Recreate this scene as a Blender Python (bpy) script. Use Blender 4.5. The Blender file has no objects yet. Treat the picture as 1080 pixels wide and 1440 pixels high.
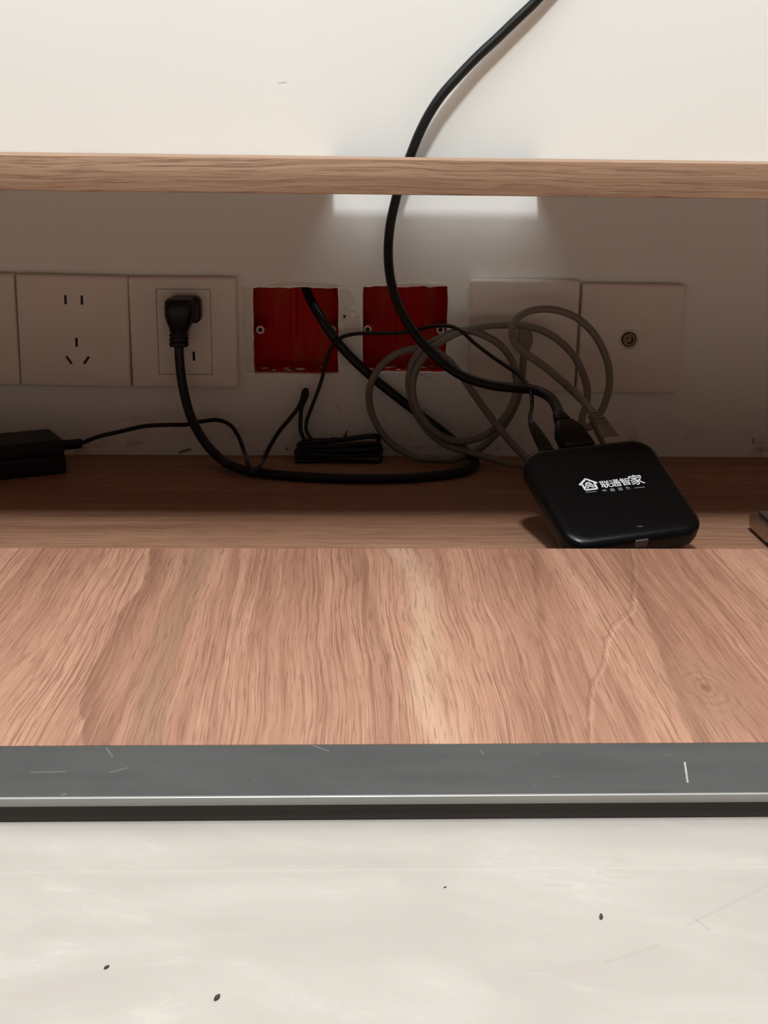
import bpy, bmesh, math, random
from mathutils import Vector, Matrix

random.seed(7)
S = bpy.context.scene
COL = S.collection

# ------------------------------------------------------------------ camera
CAM = Vector((0.249208, -0.997084, 0.238168))
PITCH, YAW, ROLL, FPX = 0.279219, 0.038453, 0.012690, 1769.0
fw = Vector((math.sin(YAW)*math.cos(PITCH), math.cos(YAW)*math.cos(PITCH), -math.sin(PITCH)))
rt0 = Vector((math.cos(YAW), -math.sin(YAW), 0))
up0 = rt0.cross(fw)
rt = math.cos(ROLL)*rt0 + math.sin(ROLL)*up0
up = -math.sin(ROLL)*rt0 + math.cos(ROLL)*up0
cam_d = bpy.data.cameras.new('camera')
cam_d.sensor_fit = 'VERTICAL'
cam_d.sensor_height = 36.0
cam_d.lens = FPX/1440*36.0
cam_d.clip_start = 0.01
cam = bpy.data.objects.new('camera', cam_d)
COL.objects.link(cam)
M = Matrix((rt, up, -fw)).transposed().to_4x4()
M.translation = CAM
cam.matrix_world = M
S.camera = cam

# ------------------------------------------------------------------ world, lamp, bounce fill, exposure
wd = bpy.data.worlds.new('room_air')
S.world = wd
wd.use_nodes = True
bg = wd.node_tree.nodes['Background']
bg.inputs[0].default_value = (1.0, 0.92, 0.84, 1)
bg.inputs[1].default_value = 0.075

def area(name, loc, target, energy, size, color, shape='DISK', size_y=None):
    d = bpy.data.lights.new(name, 'AREA')
    d.energy = energy
    d.shape = shape
    d.size = size
    if size_y:
        d.size_y = size_y
    d.color = color
    o = bpy.data.objects.new(name, d)
    COL.objects.link(o)
    o.location = loc
    o.rotation_euler = (Vector(target)-Vector(loc)).to_track_quat('-Z', 'Y').to_euler()
    return o
area('ceiling_lamp', (0.22, -1.36, 2.10), (0.22, -0.1, 0.1), 29.0, 0.26, (0.97, 1.0, 1.02))
area('ceiling_bounce_fill', (0.3, -0.92, 2.60), (0.3, -0.92, 0), 41.0, 2.4, (0.97, 1.0, 1.02), 'RECTANGLE', 1.1)  # added soft light standing in for bounce off the lit ceiling
S.view_settings.view_transform = 'Standard'
S.view_settings.look = 'None'
S.view_settings.exposure = 0.20
S.view_settings.gamma = 1.0
S.view_settings.use_curve_mapping = False

# ------------------------------------------------------------------ measuring helpers: sight lines met with real planes
def ray(px, py):
    return fw + rt*((px-540)/FPX) - up*((py-720)/FPX)
def W(px, py, y=0.0):
    d = ray(px, py)
    return CAM + d*((y-CAM.y)/d.y)
def F(px, py, z=0.0):
    d = ray(px, py)
    return CAM + d*((z-CAM.z)/d.z)

# main dimensions (metres): inner cabinet floor is z = 0, the wall face is y = 0
SHELF_T, SHELF_B, FRONT = 0.2342, 0.2157, -0.300
FLAP_Z = 0.0162
FLAP_WOOD_END, FLAP_END = -0.5511, -0.5926
STONE_Z = 0.0057
CX0, CX1 = -0.62, 1.18

# ------------------------------------------------------------------ object helpers
def link(name, me, mat=None, parent=None, matrix=None):
    o = bpy.data.objects.new(name, me)
    COL.objects.link(o)
    if mat and not me.materials:
        me.materials.append(mat)
    if matrix is not None:
        o.matrix_world = matrix
    if parent:
        o.parent = parent
        o.matrix_parent_inverse = PINV(parent)
    return o
def world_of(p):
    if p.parent: return world_of(p.parent) @ p.matrix_parent_inverse @ p.matrix_basis
    return p.matrix_basis.copy()
def PINV(p):
    return world_of(p).inverted()
def tag(o, label=None, cat=None, group=None, kind=None):
    if label: o['label'] = label
    if cat: o['category'] = cat
    if group: o['group'] = group
    if kind: o['kind'] = kind
    return o
def empty(name, loc, label, cat, group=None):
    o = bpy.data.objects.new(name, None)
    o.empty_display_size = 0.02
    COL.objects.link(o)
    o.location = loc
    return tag(o, label, cat, group)
def to_mesh(bm, name, smooth=None):
    bmesh.ops.recalc_face_normals(bm, faces=bm.faces)
    me = bpy.data.meshes.new(name)
    bm.to_mesh(me)
    bm.free()
    if smooth is not None:
        for p in me.polygons: p.use_smooth = True
        me.set_sharp_from_angle(angle=math.radians(smooth))
    return me
def add_box(bm, x0, x1, y0, y1, z0, z1, bevel=0.0, segs=2):
    r = bmesh.ops.create_cube(bm, size=1.0)
    vs = r['verts']
    for v in vs:
        v.co = Vector((x0+(v.co.x+.5)*(x1-x0), y0+(v.co.y+.5)*(y1-y0), z0+(v.co.z+.5)*(z1-z0)))
    if bevel:
        es = list({e for v in vs for e in v.link_edges})
        bmesh.ops.bevel(bm, geom=es, offset=bevel, segments=segs, profile=0.6, affect='EDGES')
def box_mesh(name, x0, x1, y0, y1, z0, z1, bevel=0.0, segs=2):
    bm = bmesh.new()
    add_box(bm, x0, x1, y0, y1, z0, z1, bevel, segs)
    return to_mesh(bm, name, 40)
def rrect(w, h, r, n=6):
    pts = []
    r = max(min(r, w/2-1e-5, h/2-1e-5), 1e-5)
    for cx, cy, a0 in ((w/2-r, h/2-r, 0), (-w/2+r, h/2-r, 90), (-w/2+r, -h/2+r, 180), (w/2-r, -h/2+r, 270)):
        for i in range(n+1):
            a = math.radians(a0+90*i/n)
            pts.append((cx+r*math.cos(a), cy+r*math.sin(a)))
    return pts
def loft(bm, rings, cap0=True, cap1=True):
    """rings: list of lists of Vector, all the same length"""
    vr = [[bm.verts.new(p) for p in ring] for ring in rings]
    n = len(rings[0])
    for a, b in zip(vr, vr[1:]):
        for i in range(n):
            bm.faces.new((a[i], a[(i+1) % n], b[(i+1) % n], b[i]))
    if cap0: bm.faces.new(list(reversed(vr[0])))
    if cap1: bm.faces.new(vr[-1])
def rr_solid(bm, w, h, r, levels, off=(0, 0, 0), n=6):
    """stack of rounded rectangles along +Z. levels: (z, inset, dx, dy)"""
    rings = []
    for lv in levels:
        z, ins = lv[0], lv[1]
        dx, dy = (lv[2], lv[3]) if len(lv) > 2 else (0, 0)
        rings.append([Vector((off[0]+dx+p[0], off[1]+dy+p[1], off[2]+z)) for p in rrect(w-2*ins, h-2*ins, max(r-ins, 0.0004), n)])
    loft(bm, rings)
FACE = Matrix(((1, 0, 0, 0), (0, 0, -1, 0), (0, 1, 0, 0), (0, 0, 0, 1)))   # local Z -> towards the room (-Y), local Y -> up

def spline(pts, per=8):
    P = [Vector(p) for p in pts]
    P = [P[0]*2-P[1]] + P + [P[-1]*2-P[-2]]
    out = []
    for i in range(1, len(P)-2):
        p0, p1, p2, p3 = P[i-1:i+3]
        t = [0]
        for a, b in ((p0, p1), (p1, p2), (p2, p3)):
            t.append(t[-1]+max((b-a).length, 1e-6)**0.5)
        for k in range(per):
            u = t[1]+(t[2]-t[1])*k/per
            A1 = p0*((t[1]-u)/(t[1]-t[0]))+p1*((u-t[0])/(t[1]-t[0]))
            A2 = p1*((t[2]-u)/(t[2]-t[1]))+p2*((u-t[1])/(t[2]-t[1]))
            A3 = p2*((t[3]-u)/(t[3]-t[2]))+p3*((u-t[2])/(t[3]-t[2]))
            B1 = A1*((t[2]-u)/(t[2]-t[0]))+A2*((u-t[0])/(t[2]-t[0]))
            B2 = A2*((t[3]-u)/(t[3]-t[1]))+A3*((u-t[1])/(t[3]-t[1]))
            out.append(B1*((t[2]-u)/(t[2]-t[1]))+B2*((u-t[1])/(t[2]-t[1])))
    out.append(P[-2])
    return out
def tube(bm, path, r, sides=10, flat=1.0, radii=None):
    n = len(path)
    T = []
    for i in range(n):
        a, b = path[max(i-1, 0)], path[min(i+1, n-1)]
        d = b-a
        T.append(d.normalized() if d.length > 1e-9 else (T[-1] if T else Vector((0, 0, 1))))
    ref = Vector((0, -1, 0))
    if abs(T[0].dot(ref)) > 0.9: ref = Vector((0, 0, 1))
    N = (ref-T[0]*ref.dot(T[0])).normalized()
    rings = []
    for i in range(n):
        N = (N-T[i]*N.dot(T[i])).normalized()
        B = T[i].cross(N)
        rr = radii[i] if radii else r
        rings.append([path[i]+N*(rr*flat*math.cos(2*math.pi*k/sides))+B*(rr*math.sin(2*math.pi*k/sides)) for k in range(sides)])
    loft(bm, rings)
def tube_mesh(name, path, r, sides=10, flat=1.0, radii=None):
    bm = bmesh.new()
    tube(bm, path, r, sides, flat, radii)
    return to_mesh(bm, name, 50)
def cut(me, cutters):
    """boolean difference of a closed mesh with closed cutter meshes, returned as a plain mesh"""
    o = bpy.data.objects.new('tmp', me); COL.objects.link(o)
    cs = []
    for c in cutters:
        co = bpy.data.objects.new('tmpc', c); COL.objects.link(co); cs.append(co)
        m = o.modifiers.new('b', 'BOOLEAN'); m.operation = 'DIFFERENCE'; m.object = co; m.solver = 'EXACT'
    dg = bpy.context.evaluated_depsgraph_get()
    dg.update()
    out = bpy.data.meshes.new_from_object(o.evaluated_get(dg))
    for x in [o]+cs: bpy.data.objects.remove(x)
    for p in out.polygons: p.use_smooth = True
    out.set_sharp_from_angle(angle=math.radians(35))
    out.materials.clear()
    return out

# ------------------------------------------------------------------ material helpers
def srgb(r, g, b):
    f = lambda c: c/12.92 if c <= 0.04045 else ((c+0.055)/1.055)**2.4
    return (f(r/255), f(g/255), f(b/255), 1)
class NT:
    def __init__(s, name):
        s.mat = bpy.data.materials.new(name); s.mat.use_nodes = True
        s.t = s.mat.node_tree; s.n = s.t.nodes; s.l = s.t.links
        s.b = s.n['Principled BSDF']
        s._tc = s.n.new('ShaderNodeTexCoord')
        s.obj = s._tc.outputs['Object']
    def set(s, sock, v):
        if hasattr(v, 'is_output'): s.l.new(v, sock)
        else: sock.default_value = v
    def math(s, op, a, b=None, c=None, clamp=False):
        n = s.n.new('ShaderNodeMath'); n.operation = op; n.use_clamp = clamp
        s.set(n.inputs[0], a)
        if b is not None: s.set(n.inputs[1], b)
        if c is not None: s.set(n.inputs[2], c)
        return n.outputs[0]
    def sep(s, v):
        n = s.n.new('ShaderNodeSeparateXYZ'); s.l.new(v, n.inputs[0]); return n.outputs
    def comb(s, x, y, z):
        n = s.n.new('ShaderNodeCombineXYZ')
        for i, v in enumerate((x, y, z)): s.set(n.inputs[i], v)
        return n.outputs[0]
    def noise(s, vec, scale=1.0, detail=2.0, rough=0.5, dist=0.0):
        n = s.n.new('ShaderNodeTexNoise'); s.l.new(vec, n.inputs['Vector'])
        n.inputs['Scale'].default_value = scale; n.inputs['Detail'].default_value = detail
        n.inputs['Roughness'].default_value = rough; n.inputs['Distortion'].default_value = dist
        return n.outputs['Fac']
    def scale(s, vec, sx, sy, sz, loc=(0, 0, 0)):
        n = s.n.new('ShaderNodeMapping'); s.l.new(vec, n.inputs[0])
        n.inputs['Scale'].default_value = (sx, sy, sz); n.inputs['Location'].default_value = loc
        return n.outputs[0]
    def ramp(s, fac, stops, interp='LINEAR'):
        n = s.n.new('ShaderNodeValToRGB'); s.l.new(fac, n.inputs[0])
        e = n.color_ramp.elements; n.color_ramp.interpolation = interp
        while len(e) < len(stops): e.new(0.5)
        for k, (p, c) in enumerate(stops):
            e[k].position = p; e[k].color = c if len(c) == 4 else (*c, 1)
        return n.outputs[0]
    def step(s, v, lo, hi, a=0.0, b=1.0):
        n = s.n.new('ShaderNodeMapRange'); n.interpolation_type = 'SMOOTHSTEP'
        s.set(n.inputs[0], v); n.inputs[1].default_value = lo; n.inputs[2].default_value = hi
        n.inputs[3].default_value = a; n.inputs[4].default_value = b
        return n.outputs[0]
    def mix(s, fac, a, b, mode='MIX'):
        n = s.n.new('ShaderNodeMix'); n.data_type = 'RGBA'; n.blend_type = mode
        s.set(n.inputs[0], fac); s.set(n.inputs[6], a); s.set(n.inputs[7], b)
        return n.outputs[2]
    def bump(s, h, strength, dist=0.001):
        n = s.n.new('ShaderNodeBump'); n.inputs['Strength'].default_value = strength
        n.inputs['Distance'].default_value = dist; s.l.new(h, n.inputs['Height'])
        s.l.new(n.outputs[0], s.b.inputs['Normal'])
    def segment(s, x, y, a, b, w):
        """1 along the stroke from a to b (2-D), fading over half width w"""
        dx, dy = b[0]-a[0], b[1]-a[1]; L2 = dx*dx+dy*dy
        ux = s.math('SUBTRACT', x, a[0]); uy = s.math('SUBTRACT', y, a[1])
        t = s.math('ADD', s.math('MULTIPLY', ux, dx/L2), s.math('MULTIPLY', uy, dy/L2), clamp=True)
        ex = s.math('SUBTRACT', ux, s.math('MULTIPLY', t, dx)); ey = s.math('SUBTRACT', uy, s.math('MULTIPLY', t, dy))
        d = s.math('SQRT', s.math('ADD', s.math('MULTIPLY', ex, ex), s.math('MULTIPLY', ey, ey)))
        return s.step(d, 0.0, w, 1.0, 0.0)
    def curve_x(s, y, pts, y0, y1, x0, x1):
        """x of a hand-drawn grain line at depth y"""
        n = s.n.new('ShaderNodeFloatCurve'); c = n.mapping.curves[0]
        ps = sorted(((p[1]-y0)/(y1-y0), (p[0]-x0)/(x1-x0)) for p in pts)
        while len(c.points) < len(ps): c.points.new(0.5, 0.5)
        for q, p in zip(c.points, ps): q.location = p
        n.mapping.update()
        s.l.new(s.math('MULTIPLY_ADD', y, 1/(y1-y0), -y0/(y1-y0), clamp=True), n.inputs[1])
        return s.math('MULTIPLY_ADD', n.outputs[0], x1-x0, x0)
def plain(name, col, rough=0.5, metal=0.0, grain=0.0, gscale=900.0, spec=0.5, var=0.06):
    m = NT(name)
    nz = m.noise(m.obj, 35.0, 4, 0.6)
    c = m.mix(m.step(nz, 0.3, 0.7), tuple(x*(1-var) for x in col[:3])+(1,), tuple(min(1, x*(1+var)) for x in col[:3])+(1,))
    m.l.new(c, m.b.inputs['Base Color'])
    m.b.inputs['Roughness'].default_value = rough
    m.b.inputs['Metallic'].default_value = metal
    m.b.inputs['Specular IOR Level'].default_value = spec
    if grain: m.bump(m.noise(m.obj, gscale, 3), grain, 0.0004)
    return m.mat

def wood(name, base, dark, pale, along='Y', seed=0.0, fine=1.0, features=False):
    m = NT(name)
    X, Y, Z = m.sep(m.obj)
    if along == 'Y': u, v, w = X, Y, Z
    else: u, v, w = Y, X, Z
    # slow waver of the grain
    wv = m.noise(m.comb(m.math('MULTIPLY', u, 9.0), m.math('MULTIPLY', v, 6.0), seed+3.3), 1.0, 2, 0.5)
    uu = m.math('MULTIPLY_ADD', m.math('SUBTRACT', wv, 0.5), 0.015, u)
    if along == 'X': uu = m.math('ADD', uu, m.math('MULTIPLY', w, 1.0))
    broad = m.noise(m.comb(m.math('MULTIPLY', uu, 22.0), m.math('MULTIPLY', v, 1.6), seed), 1.0, 3, 0.55)
    mid = m.noise(m.comb(m.math('MULTIPLY', uu, 130.0*fine), m.math('MULTIPLY', v, 5.0), seed+1.7), 1.0, 3, 0.6)
    thin = m.noise(m.comb(m.math('MULTIPLY', uu, 760.0*fine), m.math('MULTIPLY', v, 9.0), seed+5.1), 1.0, 3, 0.65)
    mid2 = m.noise(m.comb(m.math('MULTIPLY', uu, 340.0*fine), m.math('MULTIPLY', v, 4.5), seed+12.9), 1.0, 3, 0.65)
    pore = m.noise(m.comb(m.math('MULTIPLY', uu, 1500.0*fine), m.math('MULTIPLY', v, 42.0), seed+9.7), 1.0, 2, 0.5)
    c = m.mix(m.step(broad, 0.34, 0.66), m.mix(0.42, base, dark), m.mix(0.22, base, pale))
    c = m.mix(m.math('MULTIPLY', m.step(mid, 0.54, 0.72), 0.42), c, dark)
    c = m.mix(m.math('MULTIPLY', m.step(mid, 0.46, 0.30), 0.35), c, pale)
    c = m.mix(m.math('MULTIPLY', m.step(mid2, 0.54, 0.63), 0.34), c, dark)
    c = m.mix(m.math('MULTIPLY', m.step(mid2, 0.46, 0.34), 0.22), c, pale)
    c = m.mix(m.math('MULTIPLY', m.step(thin, 0.54, 0.61), 0.34), c, dark)
    c = m.mix(m.math('MULTIPLY', m.step(thin, 0.44, 0.30), 0.28), c, pale)
    hair = m.noise(m.comb(m.math('MULTIPLY', uu, 1150.0*fine), m.math('MULTIPLY', v, 7.5), seed+21.3), 1.0, 2, 0.6)
    clus = m.noise(m.comb(m.math('MULTIPLY', uu, 34.0), m.math('MULTIPLY', v, 2.5), seed+15.1), 1.0, 2, 0.5)
    hm = m.math('MULTIPLY', m.step(hair, 0.55, 0.61), m.step(clus, 0.38, 0.60, 0.12, 0.62))
    c = m.mix(hm, c, tuple(x*0.80 for x in dark[:3])+(1,))
    if features:
        def P(px, py):
            p = F(px, py, FLAP_Z); return (p.x, p.y)
        R = (FLAP_WOOD_END-0.002, FRONT+0.002, -0.05, 0.62)
        def line(pts): return m.curve_x(Y, [P(*p) for p in pts], *R)
        def band(pts, wl, wr, col, amt):
            nonlocal c
            d = m.math('SUBTRACT', uu0, line(pts))
            k = m.math('MULTIPLY', m.math('MULTIPLY', m.step(d, -wl, 0.0), m.step(d, 0.0, wr, 1.0, 0.0)), m.math('MULTIPLY_ADD', thin, 1.1, 0.35, clamp=True))
            c = m.mix(m.math('MULTIPLY', k, amt), c, col)
        jit = m.noise(m.comb(m.math('MULTIPLY', u, 60.0), m.math('MULTIPLY', v, 30.0), 4.4), 1.0, 3, 0.6)
        uu0 = m.math('ADD', m.math('MULTIPLY_ADD', m.math('SUBTRACT', jit, 0.5), 0.006, u), m.math('MULTIPLY', m.math('SUBTRACT', thin, 0.5), 0.004))
        drk = tuple(x*0.80 for x in dark[:3])+(1,)
        olive = srgb(150, 118, 92)
        band([(212, 774), (202, 822), (180, 850), (160, 885), (145, 920), (124, 960), (115, 990), (116, 1012), (120, 1045)], 0.0012, 0.018, drk, 0.72)
        band([(284, 774), (262, 840), (240, 900), (222, 960), (208, 1045)], 0.016, 0.012, olive, 0.68)
        band([(330, 774), (318, 860), (304, 940), (296, 1045)], 0.008, 0.006, dark, 0.35)
        band([(560, 774), (588, 830), (592, 900), (590, 960), (598, 1000), (624, 1045)], 0.009, 0.016, srgb(214, 184, 154), 0.42)
        band([(503, 774), (522, 850), (540, 920), (550, 1045)], 0.010, 0.004, dark, 0.6)
        band([(748, 774), (760, 900), (770, 980), (780, 1045)], 0.0012, 0.006, drk, 0.45)
        band([(886, 774), (886, 838), (880, 862), (866, 872), (852, 898), (848, 928), (830, 958), (826, 1000), (827, 1045)], 0.0007, 0.0010, drk, 0.55)
        band([(890, 774), (892, 838), (885, 866), (871, 876), (857, 902), (853, 932), (835, 962), (831, 1000), (832, 1045)], 0.0007, 0.0018, srgb(214, 172, 146), 0.35)
        band([(868, 774), (900, 840), (930, 910), (958, 985), (985, 1045)], 0.004, 0.013, drk, 0.62)
        band([(925, 774), (975, 860), (1030, 940), (1078, 1020), (1100, 1045)], 0.012, 0.010, srgb(150, 105, 84), 0.42)
        # the knot near the right end
        kx, ky = P(990, 966)
        dx = m.math('SUBTRACT', m.math('MULTIPLY_ADD', m.math('SUBTRACT', jit, 0.5), 0.012, X), kx)
        dy = m.math('MULTIPLY', m.math('SUBTRACT', m.math('MULTIPLY_ADD', m.math('SUBTRACT', mid, 0.5), 0.012, Y), ky), 0.55)
        rr = m.math('SQRT', m.math('ADD', m.math('MULTIPLY', dx, dx), m.math('MULTIPLY', dy, dy)))
        c = m.mix(m.math('MULTIPLY', m.step(rr, 0.008, 0.032, 1.0, 0.0), 0.60), c, srgb(158, 120, 95))
        rings = m.math('MULTIPLY', m.step(m.math('SINE', m.math('MULTIPLY', rr, 1500.0)), 0.1, 0.9), m.step(rr, 0.006, 0.020, 0.45, 0.0))
        c = m.mix(rings, c, dark)
        c = m.mix(m.step(rr, 0.001, 0.004, 0.7, 0.0), c, srgb(120, 84, 64))
    pm = m.step(pore, 0.56, 0.63)
    c = m.mix(m.math('MULTIPLY', pm, 0.48), c, tuple(x*0.72 for x in dark[:3])+(1,))
    m.l.new(c, m.b.inputs['Base Color'])
    m.b.inputs['Roughness'].default_value = 0.58
    m.b.inputs['Specular IOR Level'].default_value = 0.35
    m.bump(m.math('SUBTRACT', thin, m.math('MULTIPLY', pm, 0.8)), 0.10, 0.0004)
    return m.mat

def wall_mat():
    m = NT('painted_plaster')
    X, Y, Z = m.sep(m.obj)
    n = m.noise(m.scale(m.obj, 3, 3, 5), 1.0, 4, 0.55)
    c = m.mix(m.step(n, 0.3, 0.7), (0.915, 0.928, 0.880, 1), (0.935, 0.948, 0.900, 1))
    # grime along the bottom of the wall and a few scuffs
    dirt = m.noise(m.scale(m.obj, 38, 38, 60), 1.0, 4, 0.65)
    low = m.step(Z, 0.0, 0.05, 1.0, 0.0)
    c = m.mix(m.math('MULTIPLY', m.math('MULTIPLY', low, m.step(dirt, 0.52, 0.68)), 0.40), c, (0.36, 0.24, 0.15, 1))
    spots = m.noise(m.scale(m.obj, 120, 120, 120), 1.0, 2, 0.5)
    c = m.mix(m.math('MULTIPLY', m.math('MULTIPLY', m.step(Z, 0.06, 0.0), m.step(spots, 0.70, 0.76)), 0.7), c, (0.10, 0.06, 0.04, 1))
    for (a, b, w, k) in [((253, 636), (267, 632), 0.0022, 0.9), ((1059, 618), (1060, 624), 0.0016, 0.75), ((1068, 631), (1070, 633), 0.0013, 0.7),
                         ((392, 117), (402, 116), 0.0011, 0.35), ((404, 630), (403, 632), 0.0016, 0.8), ((474, 572), (478, 575), 0.0022, 0.25),
                         ((590, 526), (604, 531), 0.0016, 0.22), ((486, 404), (497, 420), 0.0006, 0.55), ((497, 420), (490, 436), 0.0006, 0.5),
                         ((490, 436), (502, 440), 0.0006, 0.5), ((487, 430), (486, 460), 0.0006, 0.5), ((338, 500), (356, 523), 0.0006, 0.3),
                         ((340, 440), (354, 441), 0.0005, 0.3), ((343, 404), (342, 470), 0.0006, 0.35), ((460, 403), (484, 402), 0.0006, 0.4)]:
        pa, pb = W(*a), W(*b)
        c = m.mix(m.math('MULTIPLY', m.segment(X, Z, (pa.x, pa.z), (pb.x, pb.z), w), k), c, (0.12, 0.07, 0.045, 1))
    m.l.new(c, m.b.inputs['Base Color'])
    m.b.inputs['Roughness'].default_value = 0.72
    m.b.inputs['Specular IOR Level'].default_value = 0.3
    fine = m.noise(m.scale(m.obj, 260, 260, 340), 1.0, 3, 0.55)
    m.bump(m.math('ADD', fine, m.math('MULTIPLY', m.noise(m.obj, 14.0, 3), 1.5)), 0.10, 0.0006)
    return m.mat

def stone_mat():
    m = NT('beige_marble')
    X, Y, Z = m.sep(m.obj)
    v = m.comb(m.math('MULTIPLY_ADD', Y, -0.7, X), m.math('MULTIPLY_ADD', X, 0.25, Y), 0.3)
    a = m.noise(m.scale(v, 9, 26, 1), 1.0, 5, 0.6, 0.6)
    b = m.noise(m.scale(v, 26, 70, 1, (3, 1, 0)), 1.0, 6, 0.65, 1.0)
    c = m.mix(m.step(a, 0.32, 0.68), srgb(183, 174, 165), srgb(191, 185, 175))
    c = m.mix(m.math('MULTIPLY', m.step(b, 0.56, 0.74), 0.38), c, srgb(206, 202, 190))
    c = m.mix(m.math('MULTIPLY', m.step(b, 0.42, 0.26), 0.30), c, srgb(181, 166, 156))
    vn = m.noise(m.scale(v, 16, 40, 1, (7, 4, 0)), 1.0, 4, 0.6, 1.4)
    vein = m.step(m.math('ABSOLUTE', m.math('SUBTRACT', vn, 0.5)), 0.0, 0.010, 1.0, 0.0)
    c = m.mix(m.math('MULTIPLY', vein, m.step(a, 0.45, 0.65, 0.0, 0.32)), c, srgb(212, 207, 196))
    for (p, q, w, k, col) in [((965, 1302), (1080, 1245), 0.0007, 0.22, (0.28, 0.23, 0.20, 1)), ((978, 1292), (998, 1308), 0.0008, 0.3, (0.28, 0.23, 0.2, 1)),
                              ((850, 1354), (925, 1330), 0.0012, 0.22, (0.34, 0.28, 0.24, 1)), ((765, 1245), (808, 1246), 0.0009, 0.28, (0.36, 0.3, 0.26, 1)),
                              ((0, 1227), (1080, 1219), 0.0009, 0.22, srgb(212, 206, 196))]:
        pa, pb = F(*p, STONE_Z), F(*q, STONE_Z)
        c = m.mix(m.math('MULTIPLY', m.segment(X, Y, (pa.x, pa.y), (pb.x, pb.y), w), k), c, col)
    m.l.new(c, m.b.inputs['Base Color'])
    m.b.inputs['Roughness'].default_value = 0.38
    m.b.inputs['Specular IOR Level'].default_value = 0.35
    return m.mat

def strip_mat():
    m = NT('grey_anodised_aluminium')
    X, Y, Z = m.sep(m.obj)
    n = m.noise(m.scale(m.obj, 14, 60, 60), 1.0, 5, 0.65)
    c = m.mix(m.step(n, 0.3, 0.7), (0.066, 0.068, 0.065, 1), (0.082, 0.083, 0.079, 1))
    sm = m.noise(m.scale(m.obj, 60, 160, 60, (2, 5, 0)), 1.0, 4, 0.7)
    c = m.mix(m.math('MULTIPLY', m.step(sm, 0.64, 0.74), 0.35), c, (0.24, 0.24, 0.23, 1))
    for (a, b, w, k) in [((963, 1072), (965, 1086), 0.0006, 0.9), ((965, 1086), (967, 1100), 0.0006, 0.8), ((44, 1086), (92, 1085), 0.0008, 0.16), ((155, 1086), (178, 1080), 0.0008, 0.15),
                         ((440, 1048), (462, 1056), 0.0008, 0.15), ((676, 1056), (680, 1060), 0.0007, 0.16), ((150, 1052), (158, 1064), 0.0008, 0.14), ((88, 1118), (92, 1116), 0.0010, 0.16)]:
        pa, pb = F(*a, FLAP_Z), F(*b, FLAP_Z)
        c = m.mix(m.math('MULTIPLY', m.segment(X, Y, (pa.x, pa.y), (pb.x, pb.y), w), k), c, (0.55, 0.55, 0.52, 1))
    m.l.new(c, m.b.inputs['Base Color'])
    m.b.inputs['Metallic'].default_value = 0.0
    m.b.inputs['Roughness'].default_value = 0.5
    m.b.inputs['Specular IOR Level'].default_value = 0.4
    return m.mat

M_wall = wall_mat()
M_stone = stone_mat()
M_strip = strip_mat()
M_flap = wood('flap_wood_decor', srgb(179, 131, 106), srgb(137, 95, 74), srgb(203, 161, 134), 'Y', 0.0, 1.0, True)
M_shelf = wood('shelf_wood_decor', srgb(177, 140, 112), srgb(137, 102, 78), srgb(203, 173, 145), 'X', 2.0, 0.8)
M_floorboard = wood('board_wood_decor', srgb(166, 123, 96), srgb(136, 96, 72), srgb(186, 149, 121), 'X', 6.0, 0.6)
M_plate = plain('ivory_plastic', (0.86, 0.81, 0.73, 1), 0.42, var=0.02)
M_slot = plain('slot_dark', (0.010, 0.008, 0.007, 1), 0.7)
M_black = plain('black_rubber', (0.0055, 0.0065, 0.007, 1), 0.40, grain=0.05, spec=0.35)
M_blackcase = plain('black_case_plastic', (0.012, 0.011, 0.009, 1), 0.6, grain=0.15, spec=0.3)
M_box = plain('black_gloss_plastic', (0.0035, 0.0038, 0.004, 1), 0.26, grain=0.03, gscale=1500, spec=0.22)
M_boxside = plain('black_side_plastic', (0.0045, 0.0042, 0.004, 1), 0.5, spec=0.25)
M_print = plain('white_print', (0.86, 0.90, 0.90, 1), 0.6, var=0.01)
M_printgrey = plain('grey_print', (0.30, 0.32, 0.32, 1), 0.6, var=0.01)
M_window = plain('smoked_window', (0.085, 0.075, 0.068, 1), 0.30)
M_grey = plain('grey_cable_jacket', (0.205, 0.188, 0.155, 1), 0.48, grain=0.05)
M_greyplug = plain('grey_plug_plastic', (0.22, 0.20, 0.168, 1), 0.45)
M_clear = plain('plug_clear_plastic', (0.55, 0.5, 0.42, 1), 0.25)
M_brass = plain('aged_brass', (0.16, 0.105, 0.055, 1), 0.35, 0.8)
M_steel = plain('nickel_plated_steel', (0.42, 0.37, 0.31, 1), 0.30, 1.0, var=0.03)
M_alu = plain('bright_aluminium', (0.34, 0.33, 0.305, 1), 0.34, 0.35, var=0.03)
M_darkrail = plain('dark_brown_rail', (0.036, 0.029, 0.023, 1), 0.6)
M_lug = plain('raw_plaster_lug', (0.80, 0.70, 0.64, 1), 0.6)
M_patch = plain('filler_plaster', (0.82, 0.80, 0.72, 1), 0.8, grain=0.3, gscale=300, var=0.04)
M_speck = plain('dark_crumb', (0.05, 0.04, 0.03, 1), 0.8)
M_dust = plain('dust_white', (0.65, 0.62, 0.56, 1), 0.8)
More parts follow.
